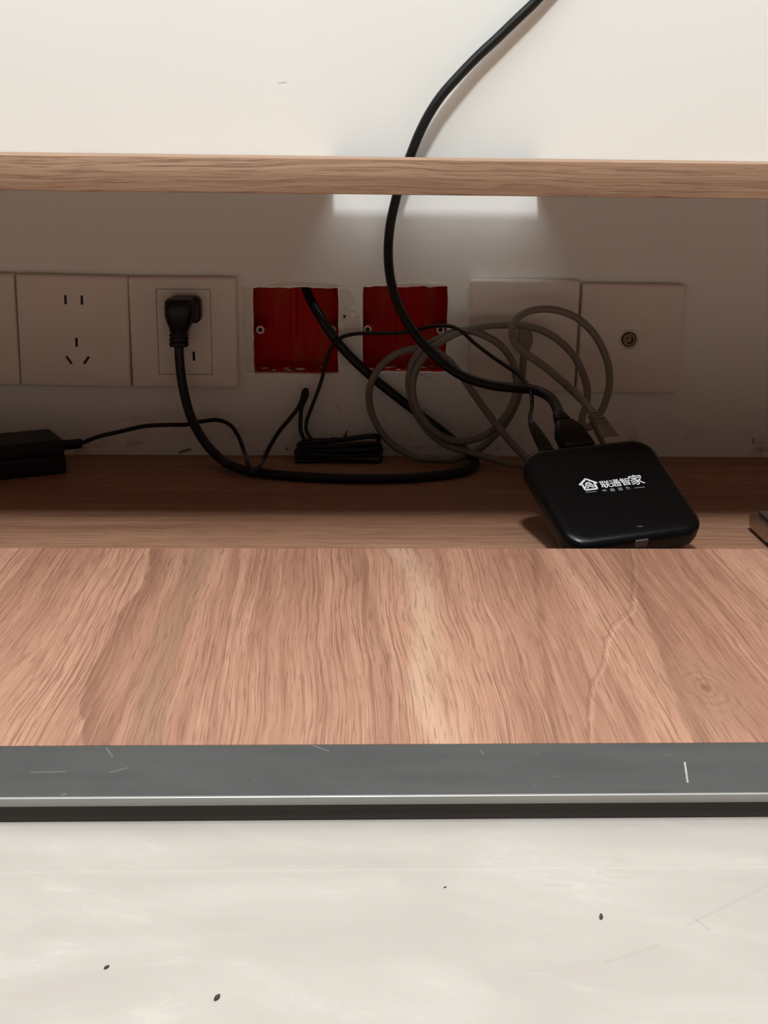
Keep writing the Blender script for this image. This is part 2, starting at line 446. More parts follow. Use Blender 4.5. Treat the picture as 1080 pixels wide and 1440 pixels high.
def red_mat():
    m = NT('red_pvc')
    X, Y, Z = m.sep(m.obj)
    n = m.noise(m.comb(m.math('MULTIPLY', X, 70.0), m.math('MULTIPLY', Z, 9.0), 0.0), 1.0, 2, 0.5)
    c = m.mix(m.step(n, 0.50, 0.66), (0.62, 0.002, 0.0005, 1), (0.58, 0.060, 0.002, 1))
    d = m.noise(m.obj, 60.0, 4, 0.6)
    c = m.mix(m.math('MULTIPLY', m.math('MULTIPLY', m.step(d, 0.5, 0.66), m.step(Z, -0.024, -0.031)), 0.6), c, (0.45, 0.22, 0.12, 1))
    m.l.new(c, m.b.inputs['Base Color'])
    m.b.inputs['Roughness'].default_value = 0.3
    m.b.inputs['Specular IOR Level'].default_value = 0.08
    return m.mat
M_red = red_mat()

# ================================================================== the setting
HOLES = [(0.1825, 0.2495, 0.0668, 0.1345), (0.2690, 0.3358, 0.0680, 0.1363)]
bm = bmesh.new()
def loop_edges(pts):
    vs = [bm.verts.new((p[0], 0, p[1])) for p in pts]
    return [bm.edges.new((vs[i], vs[(i+1) % len(vs)])) for i in range(len(vs))], vs
edges, _ = loop_edges([(-1.6, -0.016), (2.1, -0.016), (2.1, 2.7), (-1.6, 2.7)])
rims = []
for hi, (x0, x1, z0, z1) in enumerate(HOLES):
    pts = []
    N = 14
    cr = 0.0022
    def side(a, b, jit):
        for i in range(0, N):
            t = i/N*0.985+0.0075
            j = random.uniform(-jit, jit)
            dx, dz = b[0]-a[0], b[1]-a[1]
            L = math.hypot(dx, dz)
            pts.append((a[0]+dx*t-dz/L*j, a[1]+dz*t+dx/L*j))
    side((x0, z0), (x1, z0), 0.0003); side((x1, z0), (x1, z1), 0.0003); side((x1, z1), (x0, z1), 0.0008); side((x0, z1), (x0, z0), 0.0003)
    e, vs = loop_edges(pts)
    edges += e
    rims.append(vs)
bmesh.ops.triangle_fill(bm, edges=edges, use_beauty=True, use_dissolve=False)
for vs in rims:                                   # the plaster reveal behind each opening
    back = [bm.verts.new((v.co.x, 0.006, v.co.z)) for v in vs]
    for i in range(len(vs)):
        k = (i+1) % len(vs)
        bm.faces.new((vs[i], vs[k], back[k], back[i]))
for f in bm.faces:
    f.normal_update()
me = bpy.data.meshes.new('wall_back'); bm.to_mesh(me); bm.free()
wall = tag(link('wall_back', me, M_wall), 'cream painted plaster wall behind the wood television cabinet', kind='structure')

def patch(pts, t=0.0005):
    b = bmesh.new()
    n = len(pts)
    P = [W(*p) for p in pts]
    c = sum(P, Vector())/n
    o = [Vector((p.x, -0.0001, p.z)) for p in P]
    i_ = [Vector((p.x+(c.x-p.x)*0.06, -t, p.z+(c.z-p.z)*0.06)) for p in P]
    loft(b, [o, i_])
    link('plaster_patch', to_mesh(b, 'plaster_patch'), M_patch, wall)
patch([(341, 402), (353, 404), (354, 440), (355, 480), (357, 524), (345, 524), (342, 490), (343, 450)])
patch([(478, 405), (490, 404), (496, 412), (500, 426), (492, 432), (494, 444), (488, 452), (479, 452)])
patch([(484, 455), (492, 446), (505, 440), (508, 470), (505, 512), (480, 516), (478, 490)])
patch([(378, 401), (410, 396), (450, 397), (476, 399), (474, 402), (430, 402)], 0.0004)
patch([(560, 399), (590, 397), (625, 399), (624, 402), (575, 402)], 0.0004)

bm = bmesh.new()
add_box(bm, -1.6, 2.1, -2.6, -0.32, -0.03, STONE_Z, 0.001, 1)
add_box(bm, -1.6, 2.1, -0.3199, 0.0, -0.03, -0.0162)
tag(link('floor', to_mesh(bm, 'floor'), M_stone), 'beige marble floor in front of the cabinet', kind='structure')

# ================================================================== the cabinet
cab = empty('tv_cabinet', (0.28, -0.15, -0.016), 'long low wood-grain television cabinet against the wall, its flap door folded down open', 'cabinet')
# top board with a cable notch along the wall
NX0, NX1, NG = W(468, 285).x, W(753, 282).x, 0.0300
bm = bmesh.new()
out = [(CX0, FRONT), (CX1, FRONT), (CX1, -0.0004), (NX1, -0.0004), (NX1, -NG), (NX0, -NG), (NX0, -0.0004), (CX0, -0.0004)]
loft(bm, [[Vector((x, y, z)) for x, y in out] for z in (SHELF_B, SHELF_T)])
es = [e for e in bm.edges if all(abs(v.co.y-FRONT) < 1e-5 for v in e.verts) and abs(e.verts[0].co.z-e.verts[1].co.z) < 1e-5]
bmesh.ops.bevel(bm, geom=es, offset=0.0008, segments=2, profile=0.5, affect='EDGES')
link('top_board', to_mesh(bm, 'top_board', 30), M_shelf, cab)
link('bottom_board', box_mesh('bottom_board', CX0, CX1, FRONT+0.001, -0.0005, -0.016, 0.0, 0.0005, 1), M_floorboard, cab)
for x0 in (CX0, CX1-0.018):
    link('side_panel', box_mesh('side_panel', x0, x0+0.018, FRONT+0.004, -0.0005, 0.0, SHELF_B, 0.0004, 1), M_floorboard, cab)
# flap door: wood panel, aluminium handle profile
FX0, FX1 = CX0+0.004, CX1-0.004
flap = link('flap_door', box_mesh('flap_door', FX0, FX1, FLAP_WOOD_END, FRONT, STONE_Z+0.0004, FLAP_Z, 0.0004, 2), M_flap, cab)
bm = bmesh.new()                                   # profile section in y/z, extruded along x
sec = [(FLAP_WOOD_END-0.0002, FLAP_Z-0.0005), (FLAP_WOOD_END-0.0006, FLAP_Z), (FLAP_END+0.0012, FLAP_Z), (FLAP_END+0.0012, FLAP_Z-0.0034), (FLAP_WOOD_END-0.0002, FLAP_Z-0.0034)]
loft(bm, [[Vector((x, y, z)) for y, z in sec] for x in (FX0, FX1)])
link('handle_profile', to_mesh(bm, 'handle_profile'), M_strip, flap)
bm = bmesh.new()
r = 0.0006
sec = [(FLAP_END+0.0012, FLAP_Z), (FLAP_END+0.0006, FLAP_Z), (FLAP_END+0.0002, FLAP_Z-0.0002), (FLAP_END, FLAP_Z-0.0008), (FLAP_END, FLAP_Z-0.0030), (FLAP_END+0.0003, FLAP_Z-0.0034), (FLAP_END+0.0012, FLAP_Z-0.0034)]
loft(bm, [[Vector((x, y, z)) for y, z in sec] for x in (FX0, FX1)])
tag(link('edge_lip', to_mesh(bm, 'edge_lip', 60), M_alu, flap), 'bright aluminium front lip of the handle profile')
tag(link('lower_rail', box_mesh('lower_rail', FX0, FX1, FLAP_END+0.0020, FLAP_WOOD_END-0.0003, STONE_Z+0.0003, FLAP_Z-0.00345), M_darkrail, flap), 'dark brown underside of the handle profile')

# nickel hinge on the cabinet floor at the right
def hinge(x, y):
    bm = bmesh.new()
    add_box(bm, x+0.006, x+0.040, y+0.014, y+0.046, 0.0, 0.003, 0.0006, 2)
    prof = [(0.000, 0.0035), (0.0015, 0.0012), (0.005, 0.0004), (0.042, 0.0004), (0.044, 0.004), (0.044, 0.0080), (0.040, 0.0098), (0.004, 0.0098), (0.001, 0.0088)]
    loft(bm, [[Vector((x+0.004+dx, y+py, 0.003+pz)) for py, pz in prof] for dx in (0.0, 0.026)])
    h = link('hinge', to_mesh(bm, 'hinge', 30), M_steel, cab)
    bm = bmesh.new()
    add_box(bm, x+0.008, x+0.028, y+0.004, y+0.040, 0.0130, 0.0150, 0.0009, 3)
    link('hinge_arm', to_mesh(bm, 'hinge_arm', 40), M_steel, h)
    bm = bmesh.new()
    bmesh.ops.create_cone(bm, cap_ends=True, segments=18, radius1=0.0042, radius2=0.0036, depth=0.0018, matrix=Matrix.Translation((x+0.018, y+0.025, 0.0159)))
    link('screw', to_mesh(bm, 'screw', 40), M_steel, h)
    bm = bmesh.new()
    bmesh.ops.create_uvsphere(bm, u_segments=12, v_segments=8, radius=0.0014, matrix=Matrix.Translation((x+0.0045, y+0.007, 0.0085)))
    link('rivet', to_mesh(bm, 'rivet', 60), M_steel, h)
hp = F(1056, 764, 0.003)
hinge(hp.x+0.0065, hp.y-0.006)

# ================================================================== wall plates
def plate(name, q, label, cat, group=None, cutters=None, th=0.0085):
    """q: pixel corners TL TR BR BL on the wall"""
    P = [W(*p) for p in q]
    w = ((P[1]-P[0]).length+(P[2]-P[3]).length)/2-0.0005
    h = ((P[3]-P[0]).length+(P[2]-P[1]).length)/2
    c = sum(P, Vector())/4
    ax = ((P[1]-P[0])+(P[2]-P[3])).normalized()
    ang = math.atan2(ax.z, ax.x)
    root = empty(name, (c.x, 0, c.z), label, cat, group)
    root.rotation_euler = (0, -ang, 0)
    Mx = root.matrix_basis.copy() if False else (Matrix.Translation((c.x, -0.0002, c.z)) @ Matrix.Rotation(-ang, 4, 'Y') @ FACE)
    bm = bmesh.new()
    rr_solid(bm, w, h, 0.0022, [(0, 0.0006), (0.0008, 0.0), (th-0.0022, 0.0), (th-0.0008, 0.0005), (th-0.0002, 0.0014), (th, 0.0026)])
    me = to_mesh(bm, 'face_plate', 35)
    return root, Mx, me, w, h
def pocket(cx, cy, w, h, th, depth=0.004, ang=0.0):
    bm = bmesh.new()
    add_box(bm, -w/2, w/2, -h/2, h/2, th-depth, th+0.002)
    bmesh.ops.transform(bm, matrix=Matrix.Translation((cx, cy, 0)) @ Matrix.Rotation(ang, 4, 'Z'), verts=bm.verts)
    return to_mesh(bm, 'c')
def liner(cx, cy, w, h, th, ang, parent, Mx):
    bm = bmesh.new()
    add_box(bm, -w/2+0.00005, w/2-0.00005, -h/2+0.00005, h/2-0.00005, th-0.0039, th-0.0012)
    bmesh.ops.transform(bm, matrix=Matrix.Translation((cx, cy, 0)) @ Matrix.Rotation(ang, 4, 'Z'), verts=bm.verts)
    o = link('pin_slot', to_mesh(bm, 'pin_slot'), M_slot)
    o.matrix_world = Mx
    o.parent = parent
    o.matrix_parent_inverse = PINV(parent)
def local(Mx, px, py, th=0.0085):
    p = W(px, py, -0.0002-th)
    return (Mx.inverted() @ p)
def finish(me, root, Mx):
    o = link('face_plate', me, M_plate)
    o.matrix_world = Mx
    o.parent = root
    o.matrix_parent_inverse = PINV(root)
    return o
TH = 0.0085
# leftmost, mostly outside the frame
r1, X1, m1, w1, h1 = plate('wall_socket', [(-134, 381), (23, 384), (32.5, 540), (-123, 538)], 'ivory wall plate at the left edge, cut off by the frame', 'wall plate')
finish(m1, r1, X1)
# five-hole socket
r2, X2, m2, w2, h2 = plate('wall_socket', [(24, 384), (181, 388), (188, 543), (33, 540)], 'empty ivory five-hole socket plate left of the plugged-in socket', 'socket')
slots = []
for (px, py, w, h, a) in [(92, 421.5, .0021, .0072, 0), (115, 422, .0021, .0072, 0), (107.5, 481.5, .0021, .0072, 0), (97, 506.5, .0021, .0072, math.radians(35)), (121.5, 506.5, .0021, .0072, math.radians(-35))]:
    l = local(X2, px, py); slots.append((l.x, l.y, w, h, a))
m2 = cut(m2, [pocket(x, y, w, h, TH, 0.004, a) for x, y, w, h, a in slots])
finish(m2, r2, X2)
for x, y, w, h, a in slots: liner(x, y, w, h, TH, a, r2, X2)
# plugged socket with a raised centre insert
r3, X3, m3, w3, h3 = plate('wall_socket', [(181.5, 388.5), (332, 389), (338, 544), (188.5, 543)], 'ivory socket plate with inset centre panel and the black plug in it', 'socket')
a, b = local(X3, 217.5, 406), local(X3, 302, 527)
icx, icy, iw, ih = (a.x+b.x)/2-0.0005, (a.y+b.y)/2, abs(b.x-a.x)-0.0022, abs(b.y-a.y)
bm = bmesh.new()
rr_solid(bm, iw, ih, 0.0008, [(TH-0.004, 0), (TH+0.003, 0)], (icx, icy, 0))
m3 = cut(m3, [to_mesh(bm, 'c')])
finish(m3, r3, X3)
bm = bmesh.new()
rr_solid(bm, iw-0.0007, ih-0.0007, 0.0008, [(TH-0.0039, 0), (TH-0.0004, 0), (TH, 0.0004)], (icx, icy, 0))
mi = to_mesh(bm, 'centre_insert', 35)
slots = []
for (px, py) in [(272.5, 501), (249.5, 500.5)]:
    l = local(X3, px, py); slots.append((l.x, l.y, .0021, .0074, 0))
mi = cut(mi, [pocket(x, y, w, h, TH, 0.0035, a) for x, y, w, h, a in slots])
o = link('centre_insert', mi, M_plate); o.matrix_world = X3; o.parent = r3; o.matrix_parent_inverse = PINV(r3)
for x, y, w, h, a in slots: liner(x, y, w, h, TH+0.0003, a, r3, X3)
# data plate
r4, X4, m4, w4, h4 = plate('data_socket', [(660, 392), (812, 393.5), (808, 549), (656, 548)], 'ivory data wall plate with the grey network plug, behind the cable loops', 'wall plate')
finish(m4, r4, X4)
# television aerial plate
r5, X5, m5, w5, h5 = plate('aerial_socket', [(815, 398), (964, 399), (949, 552), (809.5, 550)], 'ivory aerial wall plate with one round brass connector, furthest right', 'wall plate')
l5 = local(X5, 884.5, 477.5)
def disc(r, z0, z1, cx, cy, n=32):
    bm = bmesh.new()
    loft(bm, [[Vector((cx+r*math.cos(2*math.pi*i/n), cy+r*math.sin(2*math.pi*i/n), z)) for i in range(n)] for z in (z0, z1)])
    return to_mesh(bm, 'c', 40)
m5 = cut(m5, [disc(0.0078, TH-0.003, TH+0.002, l5.x, l5.y)])
finish(m5, r5, X5)
def face_part(name, me, mat, root, Mx):
    o = link(name, me, mat); o.matrix_world = Mx; o.parent = root; o.matrix_parent_inverse = PINV(root); return o
bm = bmesh.new()
def circ(r, z, n=32): return [Vector((l5.x+r*math.cos(2*math.pi*i/n), l5.y+r*math.sin(2*math.pi*i/n), z)) for i in range(n)]
loft(bm, [circ(0.0075, TH-0.0029), circ(0.0075, TH-0.0002), circ(0.0073, TH), circ(0.0063, TH), circ(0.0062, TH-0.0028)], cap1=False)
face_part('collar_ring', to_mesh(bm, 'collar_ring', 40), M_plate, r5, X5)
con = None
bm = bmesh.new()
loft(bm, [circ(0.0060, TH-0.0028, 8), circ(0.0060, TH+0.0005, 8), circ(0.0053, TH+0.0012, 8), circ(0.0036, TH+0.0012, 8), circ(0.0034, TH-0.002, 8)])
con = face_part('connector', to_mesh(bm, 'connector', 30), M_brass, r5, X5)
bm = bmesh.new()
loft(bm, [circ(0.0010, TH-0.0021, 10), circ(0.0010, TH+0.0006, 10), circ(0.0005, TH+0.0010, 10)])
face_part('centre_pin', to_mesh(bm, 'centre_pin', 40), M_steel, con, X5)

# ================================================================== red back boxes in the wall
def back_box(hole, lab, lugs, conduit=None):
    x0, x1, z0, z1 = hole
    x0 -= 0.0004; x1 += 0.0004; z0 -= 0.0004; z1 += 0.0008
    D = 0.042
    root = empty('junction_box', ((x0+x1)/2, 0.006, (z0+z1)/2), lab, 'junction box')
    off = Vector(((x0+x1)/2, 0, (z0+z1)/2))
    w, h = x1-x0, z1-z0
    bm = bmesh.new()
    # open shell: outer wall, rim, inner wall, inner back
    def ring(ins, y, r): return [Vector((p[0], y, p[1])) for p in rrect(w-2*ins, h-2*ins, r, 4)]
    loft(bm, [ring(-0.0014, D+0.0015, 0.004), ring(-0.0014, 0.0064, 0.004), ring(0.0, 0.0064, 0.003), ring(0.0010, D-0.004, 0.004), ring(0.004, D, 0.006)], cap0=True, cap1=True)
    # stiffening rib up the back
    add_box(bm, -0.006, -0.0005, D-0.003, D+0.0002, -0.016, h/2-0.004, 0.0008, 1)
    o = link('box_shell', to_mesh(bm, 'box_shell', 35), M_red, None, Matrix.Translation(off))
    o.parent = root; o.matrix_parent_inverse = PINV(root)
    for (px, py), sgn in zip(lugs, (-1, 1)):
        p = W(px, py, 0.004)
        xe = x0+0.0004 if sgn < 0 else x1-0.0004
        n = 20
        def c(r, y): return [Vector((p.x+r*math.cos(2*math.pi*i/n), y, p.z+r*math.sin(2*math.pi*i/n))) for i in range(n)]
        bm = bmesh.new()
        loft(bm, [c(0.0034, 0.040), c(0.0034, 0.0052)], cap1=True)
        pl = link('screw_post', to_mesh(bm, 'screw_post', 40), M_red, root)
        bm = bmesh.new()
        loft(bm, [c(0.0032, 0.0051), c(0.0031, 0.0042), c(0.0019, 0.0042), c(0.0018, 0.0050)], cap0=True, cap1=False)
        tag(link('post_ring', to_mesh(bm, 'post_ring', 40), M_lug, pl), 'pale plaster-coated ring around the screw hole')
        bm = bmesh.new()
        loft(bm, [c(0.00185, 0.0050), c(0.00185, 0.0046)])
        link('screw_hole', to_mesh(bm, 'screw_hole', 40), M_slot, pl)
    # spilled plaster crumbs along the bottom
    rnd = random.Random(int(px))
    bm = bmesh.new()
    for k in range(7):
        s = rnd.uniform(0.0012, 0.0030)
        cx, cy = rnd.uniform(x0+0.006, x1-0.006), rnd.uniform(0.010, 0.028)
        bmesh.ops.create_icosphere(bm, subdivisions=1, radius=s, matrix=Matrix.Translation((cx, cy, z0+0.0008+s*0.25)) @ Matrix.Diagonal((1.6, 1, 0.35, 1)))
    d = tag(link('plaster_crumbs', to_mesh(bm, 'plaster_crumbs'), M_patch, root), kind='stuff')
    if conduit:
        bm = bmesh.new()
        tube(bm, [Vector((conduit, 0.026, z1-0.0002)), Vector((conduit, 0.026, z1+0.03))], 0.009, 16)
        tag(link('conduit_end', to_mesh(bm, 'conduit_end', 40), M_slot, root), 'dark mouth of the conduit in the roof of the box')
back_box(HOLES[0], 'red recessed junction box in the wall with the thick black cord coming out', [(366, 464), (467, 464)], W(428, 405, 0.026).x)
back_box(HOLES[1], 'red-orange recessed junction box in the wall behind the hanging black cable', [(517, 463.5), (619.5, 464)])
tag(link('wall_chip', to_mesh((lambda b: (loft(b, [[W(480+dx, 446+dy, y) for dx, dy in ((2, -3), (7, -3), (5, 2), (3, 1))] for y in (-0.0009, -0.0002)]), b)[1])(bmesh.new()), 'wall_chip'), M_speck, wall))

# ================================================================== set-top box
BX = Matrix(((0.969410, -0.239255, 0.054781, 0), (0.238345, 0.864311, -0.442897, 0), (0.058617, 0.442406, 0.894897, 0), (0, 0, 0, 1)))
BX.translation = Vector((0.4207, -0.2412, 0.0371))
BS = 0.0915
stb = bpy.data.objects.new('set_top_box', None)
stb.empty_display_size = 0.02
COL.objects.link(stb)
stb.matrix_world = BX
tag(stb, 'black square set-top box with white house emblem, tilted up on its cables', 'set-top box')
def inbox(name, me, mat, parent=None):
    o = link(name, me, mat)
    if parent is None or parent is stb:
        o.parent = stb
    else:
        o.parent = parent
    return o
bm = bmesh.new()
hw = BS
rr_solid(bm, hw, hw, 0.0150, [(-0.0188, 0.0070), (-0.0182, 0.0062), (-0.0166, 0.0060), (-0.0162, 0.0050), (-0.0155, 0.0028), (-0.0135, 0.0010), (-0.0100, 0.0001), (-0.0048, 0.0)], n=10)
inbox('box_base', to_mesh(bm, 'box_base', 40), M_boxside)
bm = bmesh.new()
rr_solid(bm, hw, hw, 0.0150, [(-0.0047, 0.0), (-0.0036, 0.0001), (-0.0022, 0.0008), (-0.0010, 0.0022), (-0.0003, 0.0042), (0.0, 0.0075)], n=10)
inbox('top_cover', to_mesh(bm, 'top_cover', 60), M_box)
# print on the top cover
def text_mesh(name, body, size, x, y, sx=1.0, bold=0.0, shear=0.0):
    cu = bpy.data.curves.new(name, 'FONT')
    cu.body = body
    cu.size = size
    cu.align_x = 'CENTER'; cu.align_y = 'CENTER'
    cu.offset = bold
    cu.shear = shear
    cu.extrude = 0.00002
    ob = bpy.data.objects.new(name, cu); COL.objects.link(ob)
    dg = bpy.context.evaluated_depsgraph_get(); dg.update()
    me = bpy.data.meshes.new_from_object(ob.evaluated_get(dg))
    bpy.data.objects.remove(ob)
    xs = [v.co.x for v in me.vertices]; ys = [v.co.y for v in me.vertices]
    cx, cy = (min(xs)+max(xs))/2, (min(ys)+max(ys))/2
    for v in me.vertices:
        v.co = Vector(((v.co.x-cx)*sx+x, v.co.y-cy+y, v.co.z+0.00006))
    me.materials.clear()
    return me
tc = stb
for ch, x, y, sz in (('联', -2.4, 4.2, 6.9), ('通', 4.4, 4.2, 6.9), ('智', 11.2, 4.4, 6.9), ('家', 19.2, 4.9, 9.6)):
    inbox('lettering', text_mesh('lettering', ch, sz/1000*1.04, x/1000, y/1000, 1.0, 0.00004), M_print)
for ch, x in zip('幸福到家', (-5.4, -0.2, 5.2, 10.6)):
    inbox('lettering', text_mesh('lettering', ch, 0.0030, x/1000, -1.75/1000, 1.05, 0.00006), M_printgrey)
def flat_poly(bm, pts, z0=0.00003, z1=0.00010):
    loft(bm, [[Vector((p[0]/1000, p[1]/1000, z)) for p in pts] for z in (z0, z1)])
bm = bmesh.new()
for a in ((-18.0, -1.0, -10.8, -1.5), (14.6, -2.7, 21.6, -2.9)):
    bm = bmesh.new()
    flat_poly(bm, [(a[0], a[1]), (a[2], a[3]), (a[2], a[3]+0.42), (a[0], a[1]+0.42)])
    inbox('print_rule', to_mesh(bm, 'print_rule'), M_printgrey)
# house emblem: a gabled outline with a knot of crossing bars inside
bm = bmesh.new()
hx, hy = -13.2, 5.2
def stroke(p, q, w):
    d = Vector((q[0]-p[0], q[1]-p[1])).normalized(); n = Vector((-d.y, d.x))*w/2; e = d*w*0.35
    flat_poly(bm, [(p[0]-n.x-e.x, p[1]-n.y-e.y), (q[0]-n.x+e.x, q[1]-n.y+e.y), (q[0]+n.x+e.x, q[1]+n.y+e.y), (p[0]+n.x-e.x, p[1]+n.y-e.y)])
H = [(-5.6, 1.4), (0, 6.0), (5.6, 1.4)]
stroke((hx+H[0][0], hy+H[0][1]), (hx+H[1][0], hy+H[1][1]), 1.3)
stroke((hx+H[1][0], hy+H[1][1]), (hx+H[2][0], hy+H[2][1]), 1.3)
stroke((hx-4.2, hy+1.6), (hx-4.0, hy-3.4), 1.2)
stroke((hx+4.2, hy+1.6), (hx+4.0, hy-3.4), 1.2)
stroke((hx-3.6, hy-4.0), (hx+3.6, hy-4.0), 1.2)
for k in range(3):
    o_ = (k-1)*1.75
    stroke((hx-2.4+o_*0.5, hy-0.2+o_), (hx+0.2+o_*0.5, hy+2.0+o_*0.3), 0.75)
    stroke((hx+2.4-o_*0.5, hy-0.2+o_), (hx-0.2-o_*0.5, hy+2.0+o_*0.3), 0.75)
stroke((hx-2.0, hy-2.4), (hx+2.0, hy+1.2), 0.7)
stroke((hx+2.0, hy-2.4), (hx-2.0, hy+1.2), 0.7)
inbox('house_emblem', to_mesh(bm, 'house_emblem'), M_print)
bm = bmesh.new()
flat_poly(bm, [(1.6, -36.6), (5.2, -36.8), (5.2, -35.9), (1.6, -35.7)])
inbox('status_light', to_mesh(bm, 'status_light'), M_window)
bm = bmesh.new()
add_box(bm, -0.0030, 0.0055, -hw/2-0.0003, -hw/2+0.002, -0.0078, -0.0022, 0.0003, 1)
inbox('sensor_window', to_mesh(bm, 'sensor_window', 40), M_window)
# port sleeves at the back
for x, w in ((-0.0235, 0.009), (-0.0015, 0.0155), (0.0225, 0.0145)):
    bm = bmesh.new()
    add_box(bm, x-w/2, x+w/2, hw/2-0.003, hw/2+0.0004, -0.0105, -0.0035, 0.0003, 1)
    inbox('port', to_mesh(bm, 'port', 40), M_slot)
DC_X, HDMI_X, RJ_X = -0.0235, -0.0015, 0.0225
def BP(x, y, z): return BX @ Vector((x, y, z))

# ================================================================== cables
def path(pts, per=8, zmin=0.0):
    out = []
    for p in pts:
        if isinstance(p, Vector): out.append(p)
        elif p[2] == 'z': out.append(F(p[0], p[1], p[3]))
        else: out.append(W(p[0], p[1], -p[2]/1000))
    out = spline(out, per)
    for p in out: p.z = max(p.z, zmin)
    return out

# ---- thick black cable from the wall above, through the notch, into the box
RH = 0.0037
hd = empty('video_cable', W(575, 222, -0.012), 'thick black cable from the upper wall through the shelf notch into the box', 'cable')
pend = BP(HDMI_X, hw/2+0.033, -0.0070)
pts = [(985, -420, 5), (930, -280, 6), (865, -140, 7), (790, -40, 7), (755, 0, 7), (727, 27, 7.5), (700, 53, 8), (672, 79, 9), (645, 107, 10.5), (622, 133, 12), (605, 158, 13), (590, 187, 13), (576, 222, 12.5), (564, 255, 11.5), (556.5, 281, 12), (549, 315, 13), (546, 350, 16), (548, 385, 21), (555, 415, 26), (567, 443, 32),
       (583, 468, 38), (603, 492, 44), (627, 514, 50), (655, 531, 57), (688, 541, 64), (722, 545.5, 74), (750, 548, 88), (772, 558, 105), pend, BP(HDMI_X, hw/2+0.028, -0.0070)]
link('cable_jacket', tube_mesh('cable_jacket', path(pts, 7), RH, 12), M_black, hd)
bm = bmesh.new()
rings = []
for (y, w, h) in ((0.0405, 0.0076, 0.0072), (0.036, 0.0096, 0.0086), (0.0315, 0.0104, 0.0092), (0.0312, 0.0084, 0.0078), (0.0285, 0.0088, 0.008), (0.0283, 0.0140, 0.0095), (0.024, 0.0172, 0.0108), (0.0195, 0.0205, 0.0112), (0.0030, 0.0222, 0.0112), (0.0024, 0.0214, 0.0106), (0.0010, 0.0135, 0.0055)):
    rings.append([BX @ Vector((HDMI_X+p[0], hw/2+y-0.0006, -0.0070+p[1])) for p in rrect(w, h, 0.0030, 4)])
loft(bm, rings)
link('plug', to_mesh(bm, 'plug', 40), M_black, hd)

# ---- black mains cord: right-angle plug in the socket, loop on the cabinet floor, into the left red box
RP = 0.0037
pc = empty('mains_cable', W(262, 440, -0.02), 'thick black mains cord plugged into the socket and ending in the left red box', 'cord')
z0 = RP+0.0002
ptop = W(251.5, 484, -0.024)
pts = [ptop+Vector((0, 0, 0.010)), ptop, (252.5, 505, 24), (255, 530, 24.5), (260, 557, 26), (267, 582, 29), (277, 604, 33), (292, 627, 38), (311, 646, 43), (331, 657, 'z', z0+0.002), (352, 663, 'z', z0), (385, 667, 'z', z0), (430, 670.5, 'z', z0), (480, 672.5, 'z', z0), (530, 673, 'z', z0), (580, 671.5, 'z', z0),
       (620, 668, 'z', z0), (650, 663, 'z', z0), (664, 657, 'z', z0), (668, 649.5, 'z', z0), (662, 641, 'z', z0+0.003), (650, 630, 12), (632, 615, 10), (608, 596, 9), (580, 575, 8.5), (552, 553.5, 8), (524, 531, 7), (498, 507, 6), (478, 485.5, 5.5), (463, 465, 5), (449, 443, 0), (438, 424, -8), (431, 408, -17), (428, 393, -25), (427, 372, -26)]
link('cable_jacket', tube_mesh('cable_jacket', path(pts, 7, RP+0.0002), RP, 12), M_black, pc)
# plug: flange against the socket, tapering body hanging down, ribbed relief
FL = W(262, 433.5, -0.0088)
bm = bmesh.new()
rr_solid(bm, 0.0246, 0.0200, 0.0046, [(0.0001, 0.0004), (0.0006, 0), (0.0115, 0.0), (0.0128, 0.0006), (0.0134, 0.0018)], n=6)
bmesh.ops.transform(bm, matrix=Matrix.Translation(FL) @ FACE, verts=bm.verts)
plug = link('plug', to_mesh(bm, 'plug', 40), M_black, pc)
bm = bmesh.new()
rings = []
for (px, py, wpx, dep, yc) in ((253.5, 418.5, 24, 0.014, 24), (253.5, 420, 36, 0.020, 24), (253.3, 423, 40.5, 0.024, 23.5), (253, 432, 41, 0.025, 23.5), (253, 444, 40, 0.024, 23.5), (253, 452, 36, 0.021, 24), (252.8, 459, 30, 0.018, 24), (252.3, 466, 24, 0.015, 24), (251.8, 476, 20, 0.0125, 24), (251.6, 485, 19, 0.0115, 24), (251.6, 487, 17, 0.010, 24)):
    c = W(px, py, -yc/1000)
    w = wpx/1815
    rings.append([c+Vector((p[0], p[1], 0)) for p in rrect(w, dep, min(w, dep)*0.34, 4)])
loft(bm, rings)
link('plug_body', to_mesh(bm, 'plug_body', 40), M_black, plug)
bm = bmesh.new()
for k, py in enumerate((465, 471, 477, 483.5)):
    c = W(251.9, py, -0.024)
    w, hh = 0.0146-0.0004*(k == 0), 0.0013 if k < 3 else 0.0019
    loft(bm, [[c+Vector((p[0], p[1], z)) for p in rrect(w-i, 0.0130-i, 0.004, 4)] for z, i in ((-hh, 0.0012), (-hh*0.5, 0), (hh*0.5, 0), (hh, 0.0012))])
link('strain_relief', to_mesh(bm, 'strain_relief', 40), M_black, plug)

